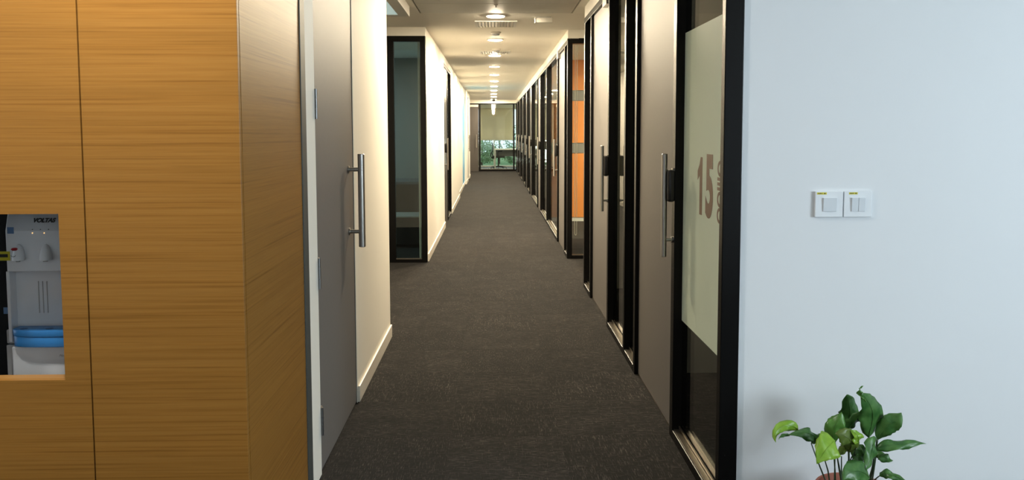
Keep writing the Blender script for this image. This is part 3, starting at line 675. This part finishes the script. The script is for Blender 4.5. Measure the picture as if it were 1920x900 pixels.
# ------------------------------------------------------------------ potted plant
YO = 1.066
pc = P(1600, 890, 2.66); PX, PY = pc.x, 2.66; PR = P(1560, 890, 2.76).z
pp = empty('potted_plant', (PX, PY, 0), 'leafy green houseplant in terracotta pot against the white wall', 'plant')
MB().lathe([(0.001, 0.002), (0.075, 0.0), (0.082, 0.01), (0.108, PR-0.05), (0.118, PR-0.05), (0.122, PR-0.005), (0.119, PR), (0.111, PR), (0.108, PR-0.03), (0.001, PR-0.03)], (PX, PY, 0), 40).build('pot', 'terra', pp, smooth=True)
MB().lathe([(0.107, PR-0.028), (0.06, PR-0.02), (0.001, PR-0.018)], (PX, PY, 0), 24).build('soil', 'soil', pp, smooth=True)
def uv(u, v): return 1400+u/4.5, 700+v/4.5
def leaf(ctrl, width, mat, Ys, face=(0, -1, 0.2), fold=0.25, wav=0.008, shape=1.0, stem=None, wpos=0.42):
    """ctrl: midrib points in crop px (base .. tip), Ys their depths; width in crop px"""
    pts = [P(*uv(u, v), Yk*YO) for (u, v), Yk in zip(ctrl, Ys)]
    n = 14; k5 = 7
    def bez(t):
        q = list(pts)
        while len(q) > 1: q = [q[i].lerp(q[i+1], t) for i in range(len(q)-1)]
        return q[0]
    W = width/4.5*2.5*YO/1550
    fv = Vector(face).normalized(); vs = []; fs = []
    ph = random.uniform(0, 6)
    for i in range(n+1):
        t = i/n; p = bez(t); d = (bez(min(1, t+0.03))-bez(max(0, t-0.03))).normalized()
        side = d.cross(fv).normalized(); nn = side.cross(d).normalized()
        prof = 0.02 if t in (0, 1) else (math.sin(0.5*math.pi*t/wpos)**0.6 if t < wpos else max(0.02, math.cos(0.5*math.pi*(t-wpos)/(1-wpos))**0.95))
        prof *= 1+0.05*math.sin(t*41+ph)
        prof *= shape
        for j_ in range(k5):
            s_ = (j_/(k5-1))*2-1
            off = side*(s_*W/2*prof)+nn*(-fold*abs(s_)**1.3*W/2*prof)+nn*(wav*math.sin(t*13+ph+s_*2.2)*abs(s_)*prof)
            off += nn*(0.0012*math.sin(t*38)*(1-abs(s_)))
            vs.append(p+off)
    for i in range(n):
        for j_ in range(k5-1): fs.append((i*k5+j_, i*k5+j_+1, (i+1)*k5+j_+1, (i+1)*k5+j_))
    mb = MB(); mb.raw = True
    o = mb.add(vs, fs).build('leaf', mat, pp, smooth=True)
    md = o.modifiers.new('thickness', 'SOLIDIFY'); md.thickness = 0.0007
    # midrib
    MB().tube([bez(q/10)+fv*0.0008 for q in range(10)], [0.0014*(1-q/11) for q in range(10)], 6).build('midrib', mat, o)
    if stem:
        b0 = P(*uv(*stem), 2.48*YO); b1 = pts[0]
        lo = Vector((PX+(b0.x-PX)*0.6, PY+random.uniform(-0.04, 0.04), PR-0.03))
        a1 = Vector((b0.x, (b0.y+lo.y)/2, b0.z))
        ps = []
        for q in range(13):
            t = q/12; ps.append(lo*((1-t)**2)+a1*(2*t*(1-t))+b1*(t*t))
        MB().tube(ps, [0.0030-0.0012*q/12 for q in range(13)], 8).build('stem', 'stem', pp, smooth=True)
D, Mi, Li, Ol = 'leafdark', 'leafmid', 'leaflime', 'leafolive'
leaf([(868, 470), (890, 330), (855, 240), (846, 178)], 185, D, (2.58, 2.58, 2.57, 2.55), (0.1, -1, 0.3), 0.2, stem=(850, 760))
leaf([(745, 590), (690, 470), (800, 400), (800, 328)], 165, Mi, (2.50, 2.48, 2.49, 2.50), (-0.3, -1, 0.3), 0.3, stem=(770, 800))
leaf([(850, 490), (870, 430), (950, 390), (965, 310)], 130, D, (2.55, 2.54, 2.53, 2.53), (0.3, -1, 0.1), 0.35, stem=(865, 760))
leaf([(1030, 545), (1040, 430), (1140, 330), (1000, 215), (972, 170)], 235, D, (2.52, 2.51, 2.50, 2.49, 2.48), (0.15, -1, 0.25), 0.3, wav=0.008, stem=(970, 780))
leaf([(1005, 240), (975, 180), (920, 140), (985, 105)], 40, Mi, (2.489, 2.485, 2.48, 2.475), (0.4, -1, 0.2), 0.4)
leaf([(1105, 562), (1150, 430), (1260, 420), (1306, 332)], 165, D, (2.52, 2.50, 2.49, 2.49), (-0.25, -1, 0.35), 0.12, stem=(1075, 780), wpos=0.55)
leaf([(1075, 650), (1190, 560), (1300, 640), (1420, 560), (1515, 594)], 100, D, (2.46, 2.44, 2.44, 2.46, 2.48), (0, -0.75, 0.75), 0.3, wav=0.009, stem=(1080, 850), wpos=0.3)
leaf([(1095, 545), (1050, 600), (1060, 720), (1005, 820)], 145, D, (2.47, 2.44, 2.42, 2.41), (0.3, -1, 0.1), 0.25, stem=(1080, 800))
leaf([(1070, 715), (1130, 650), (1180, 740), (1236, 735)], 95, D, (2.50, 2.47, 2.46, 2.46), (0, -0.8, 0.6), 0.2, stem=(1078, 850))
leaf([(1118, 868), (1160, 810), (1260, 880), (1345, 905)], 85, D, (2.46, 2.44, 2.43, 2.42), (0, -0.75, 0.7), 0.2, stem=(1085, 905))
leaf([(1040, 885), (980, 800), (860, 800), (812, 905)], 190, D, (2.42, 2.39, 2.37, 2.36), (0.05, -0.9, 0.55), 0.2, stem=(1020, 930))
leaf([(890, 700), (930, 650), (985, 730), (900, 790)], 110, D, (2.47, 2.45, 2.44, 2.43), (0.1, -1, 0.4), 0.1, stem=(870, 800))
leaf([(935, 600), (985, 640), (1000, 690), (985, 800)], 90, D, (2.49, 2.47, 2.46, 2.45), (0.1, -1, 0.2), 0.2, stem=(960, 830))
leaf([(745, 568), (700, 600), (650, 660), (592, 765)], 245, Li, (2.42, 2.39, 2.37, 2.37), (-0.1, -1, 0.35), 0.08, stem=(770, 760), wpos=0.2)
leaf([(545, 590), (620, 530), (540, 470), (350, 520)], 120, D, (2.50, 2.47, 2.46, 2.46), (-0.1, -0.7, 0.75), 0.35, stem=(600, 760), wpos=0.55)
leaf([(545, 585), (600, 520), (660, 540), (708, 572)], 70, D, (2.495, 2.48, 2.475, 2.47), (0, -0.8, 0.5), 0.3)
leaf([(436, 480), (390, 405), (270, 425), (205, 500), (247, 584)], 95, Li, (2.50, 2.49, 2.48, 2.47, 2.46), (-0.1, -0.9, 0.5), 0.25, wpos=0.3)
leaf([(365, 512), (340, 530), (280, 510), (272, 560)], 28, D, (2.47, 2.46, 2.46, 2.45), (0, -1, 0.3), 0.3)
leaf([(865, 660), (930, 580), (830, 500), (745, 510)], 175, Ol, (2.45, 2.42, 2.41, 2.42), (-0.1, -1, 0.35), 0.25, stem=(835, 800))
leaf([(925, 615), (955, 560), (960, 520), (870, 480)], 110, Li, (2.44, 2.42, 2.42, 2.43), (0.3, -1, 0.4), 0.2, stem=(850, 830))
leaf([(770, 690), (830, 620), (900, 640), (930, 600)], 90, Ol, (2.46, 2.45, 2.45, 2.45), (0.1, -1, -0.1), 0.2)
for (u0, u1) in ((690, 650), (705, 745), (745, 735), (790, 800)):
    a = P(*uv(u1, 700), 2.49*YO); lo = Vector((PX+(P(*uv(u0, 900), 2.48*YO).x-PX)*0.8, PY+random.uniform(-0.03, 0.03), PR-0.03))
    MB().tube([lo, lo.lerp(a, 0.5)+Vector((0, 0, 0.02)), a], [0.0028, 0.0024, 0.0018], 8).build('stem', 'stem', pp, smooth=True)

# ------------------------------------------------------------------ left dark room behind the side window
struct('wall_left_room', MB().box(-4.2, -0.80, 12.5, 12.6, 0, ZC).box(-4.2, -1.19, 8.9, 8.95, 0, ZC), 'teal', 'blue grey wall of the dim room behind the left glass', 'wall')
tb = empty('work_table', (-1.6, 11.2, 0), 'dark teal worktable in the dim room behind the left glass', 'table')
B(-2.6, -0.83, 10.9, 11.7, 0.70, 0.74).build('table_top', 'tealdark', tb, bevel=0.004)
B(-2.58, -0.85, 11.60, 11.64, 0.10, 0.70).build('modesty_panel', 'tealdark', tb)
for x in (-2.56, -0.88):
    for yy in (10.94, 11.64): B(x-0.025, x+0.025, yy-0.025, yy+0.025, 0, 0.70).build('leg', 'deskleg', tb)
lc = empty('low_cabinet', (-1.5, 10.2, 0), 'low dark cabinet with pale top edge behind the left glass', 'cabinet')
B(-2.3, -0.9, 10.0, 10.5, 0.03, 0.36).build('body', 'chairbase', lc, bevel=0.004)
B(-2.31, -0.89, 9.99, 10.51, 0.36, 0.375).build('top', 'deskleg', lc)
e = empty('panel_light', (-2.2, 10.6, ZC), 'dim square ceiling light in the left room', 'ceiling light')
B(-2.5, -1.9, 10.3, 10.9, ZC-0.012, ZC).build('housing', 'trimwhite', e); B(-2.48, -1.92, 10.32, 10.88, ZC-0.014, ZC-0.0125).build('diffuser', 'panelroom', e)

# ------------------------------------------------------------------ end office: desk, chair, blind, window, shrubs
dk = empty('office_desk', (0.5, 30.6, 0), 'white desk in the glazed end office', 'desk')
B(0.05, 0.92, 30.2, 31.0, 0.72, 0.755).build('desk_top', 'desk', dk, bevel=0.004)
for x in (0.075, 0.89):
    for yy in (30.23, 30.97): B(x-0.025, x+0.025, yy-0.025, yy+0.025, 0, 0.72).build('leg', 'deskleg', dk)
B(0.10, 0.87, 30.94, 30.96, 0.46, 0.72).build('modesty_panel', 'dispgrey', dk)
ch = empty('office_chair', (0.18, 30.35, 0), 'black mesh swivel chair at the white desk in the end office', 'chair')
cxx, cyy = 0.18, 30.45
B(cxx-0.22, cxx+0.26, cyy-0.24, cyy+0.24, 0.43, 0.50).build('seat', 'mesh', ch, bevel=0.03, seg=3, smooth=True)
bk = MB()
prof = [(-0.20, 0.50), (-0.24, 0.60), (-0.21, 0.72), (-0.20, 0.85), (-0.24, 0.98)]
vs = []
for (x, z) in prof:
    for s_ in (-0.22, 0.22): vs += [(cxx+x, cyy+s_, z), (cxx+x+0.035, cyy+s_, z)]
fs = []
for i in range(len(prof)-1):
    a, c = i*4, i*4+4
    fs += [(a, a+2, c+2, c), (a+1, c+1, c+3, a+3), (a, c, c+1, a+1), (a+2, a+3, c+3, c+2)]
fs += [(0, 1, 3, 2), (len(vs)-4, len(vs)-2, len(vs)-1, len(vs)-3)]
bk.add(vs, fs).build('backrest', 'mesh', ch, bevel=0.006)
MB().tube([(cxx-0.06, cyy, 0.40), (cxx-0.2, cyy, 0.40), (cxx-0.27, cyy, 0.48), (cxx-0.255, cyy, 0.62)], 0.018, 8).build('back_support', 'chairbase', ch, smooth=True)
MB().tube([(cxx+0.02, cyy, 0.10), (cxx+0.02, cyy, 0.43)], 0.028, 12).build('gas_column', 'chairbase', ch, smooth=True)
for k in range(5):
    a = 2*math.pi*k/5+0.3; ex, ey = cxx+0.02+0.29*math.cos(a), cyy+0.29*math.sin(a)
    lg = MB().tube([(cxx+0.02, cyy, 0.12), (ex, ey, 0.075)], [0.025, 0.015], 8).build('base_arm', 'chairbase', ch, smooth=True)
    MB().tube([(ex-0.012*math.sin(a), ey+0.012*math.cos(a), 0.03), (ex+0.012*math.sin(a), ey-0.012*math.cos(a), 0.03)], 0.03, 12).build('castor', 'chairbase', lg, smooth=True)
for s_ in (-1, 1):
    MB().tube([(cxx+0.0, cyy+s_*0.25, 0.46), (cxx+0.0, cyy+s_*0.28, 0.66), (cxx+0.16, cyy+s_*0.28, 0.67)], 0.015, 8).build('armrest', 'chairbase', ch, smooth=True)
wo = empty('window_20', (0.16, 32.5, 0), 'full height window with garden view in the end office', 'window', kind='structure')
MB().box(-0.62, 0.95, 32.50, 32.56, 0, 0.06).box(-0.62, 0.95, 32.50, 32.56, 2.25, 2.30).box(-0.62, -0.57, 32.5, 32.56, 0.06, 2.25).box(0.9, 0.95, 32.5, 32.56, 0.06, 2.25).box(0.02, 0.06, 32.5, 32.56, 0.06, 2.25).build('window_frame', 'trimwhite', wo)
B(-0.57, 0.02, 32.53, 32.536, 0.06, 2.25).build('pane', 'glass', wo); B(0.06, 0.9, 32.53, 32.536, 0.06, 2.25).build('pane', 'glass', wo)
rb = empty('roller_blind', (0.14, 32.44, 2.3), 'beige roller blind half lowered over the end office window', 'blind')
B(-0.50, 0.78, 32.44, 32.443, 1.07, 2.26).build('fabric', 'blind', rb); MB().tube([(-0.52, 32.44, 2.28), (0.8, 32.44, 2.28)], 0.03, 12).build('roll', 'blind', rb, smooth=True)
B(-0.50, 0.78, 32.43, 32.45, 1.045, 1.07).build('bottom_bar', 'trimwhite', rb)
struct('lawn', B(-14, 14, 33.0, 60, -0.35, -0.15), 'grass', 'green lawn outside the end office window', 'lawn')
def shrub(x, y, h, r, label):
    e = empty('garden_shrub', (x, y, -0.15), label, 'shrub', 'shrubs outside the end window')
    mb = MB(); rnd = random.Random(int(x*100+y*7))
    for k in range(900):
        u = rnd.uniform(-1, 1); a = rnd.uniform(0, 2*math.pi); rr = rnd.uniform(0.6, 1.0)
        q = Vector((x+r*rr*math.sqrt(1-u*u)*math.cos(a), y+r*rr*math.sqrt(1-u*u)*math.sin(a), -0.15+h*0.55+h*0.45*rr*u))
        d = Vector((rnd.gauss(0, 1), rnd.gauss(0, 1), rnd.gauss(0, 1))).normalized(); e2 = d.orthogonal().normalized(); s_ = rnd.uniform(0.05, 0.1)
        mb.add([q-d*s_, q+e2*s_*0.45, q+d*s_, q-e2*s_*0.45], [(0, 1, 2, 3)])
    f_ = mb.build('foliage', 'shrub', e); f_['kind'] = 'stuff'
    MB().tube([(x, y, -0.15), (x+0.03, y, h*0.6)], [0.04, 0.02], 8).build('trunk', 'bark', e, smooth=True)
for i, (x, y, h, r, l) in enumerate(((-2.4, 35.5, 1.3, 0.7, 'low garden shrub at the left edge of the end window'), (-0.5, 36.2, 1.1, 0.7, 'low rounded shrub left of centre outside the end window'),
                          (1.0, 35.4, 1.0, 0.6, 'low shrub behind the desk outside the end window'), (2.9, 36.5, 1.7, 0.9, 'taller shrub to the right outside the end window'), (0.3, 39.5, 2.0, 1.5, 'large pale shrub farthest out in the garden'))):
    shrub(x, y, h, r, l)
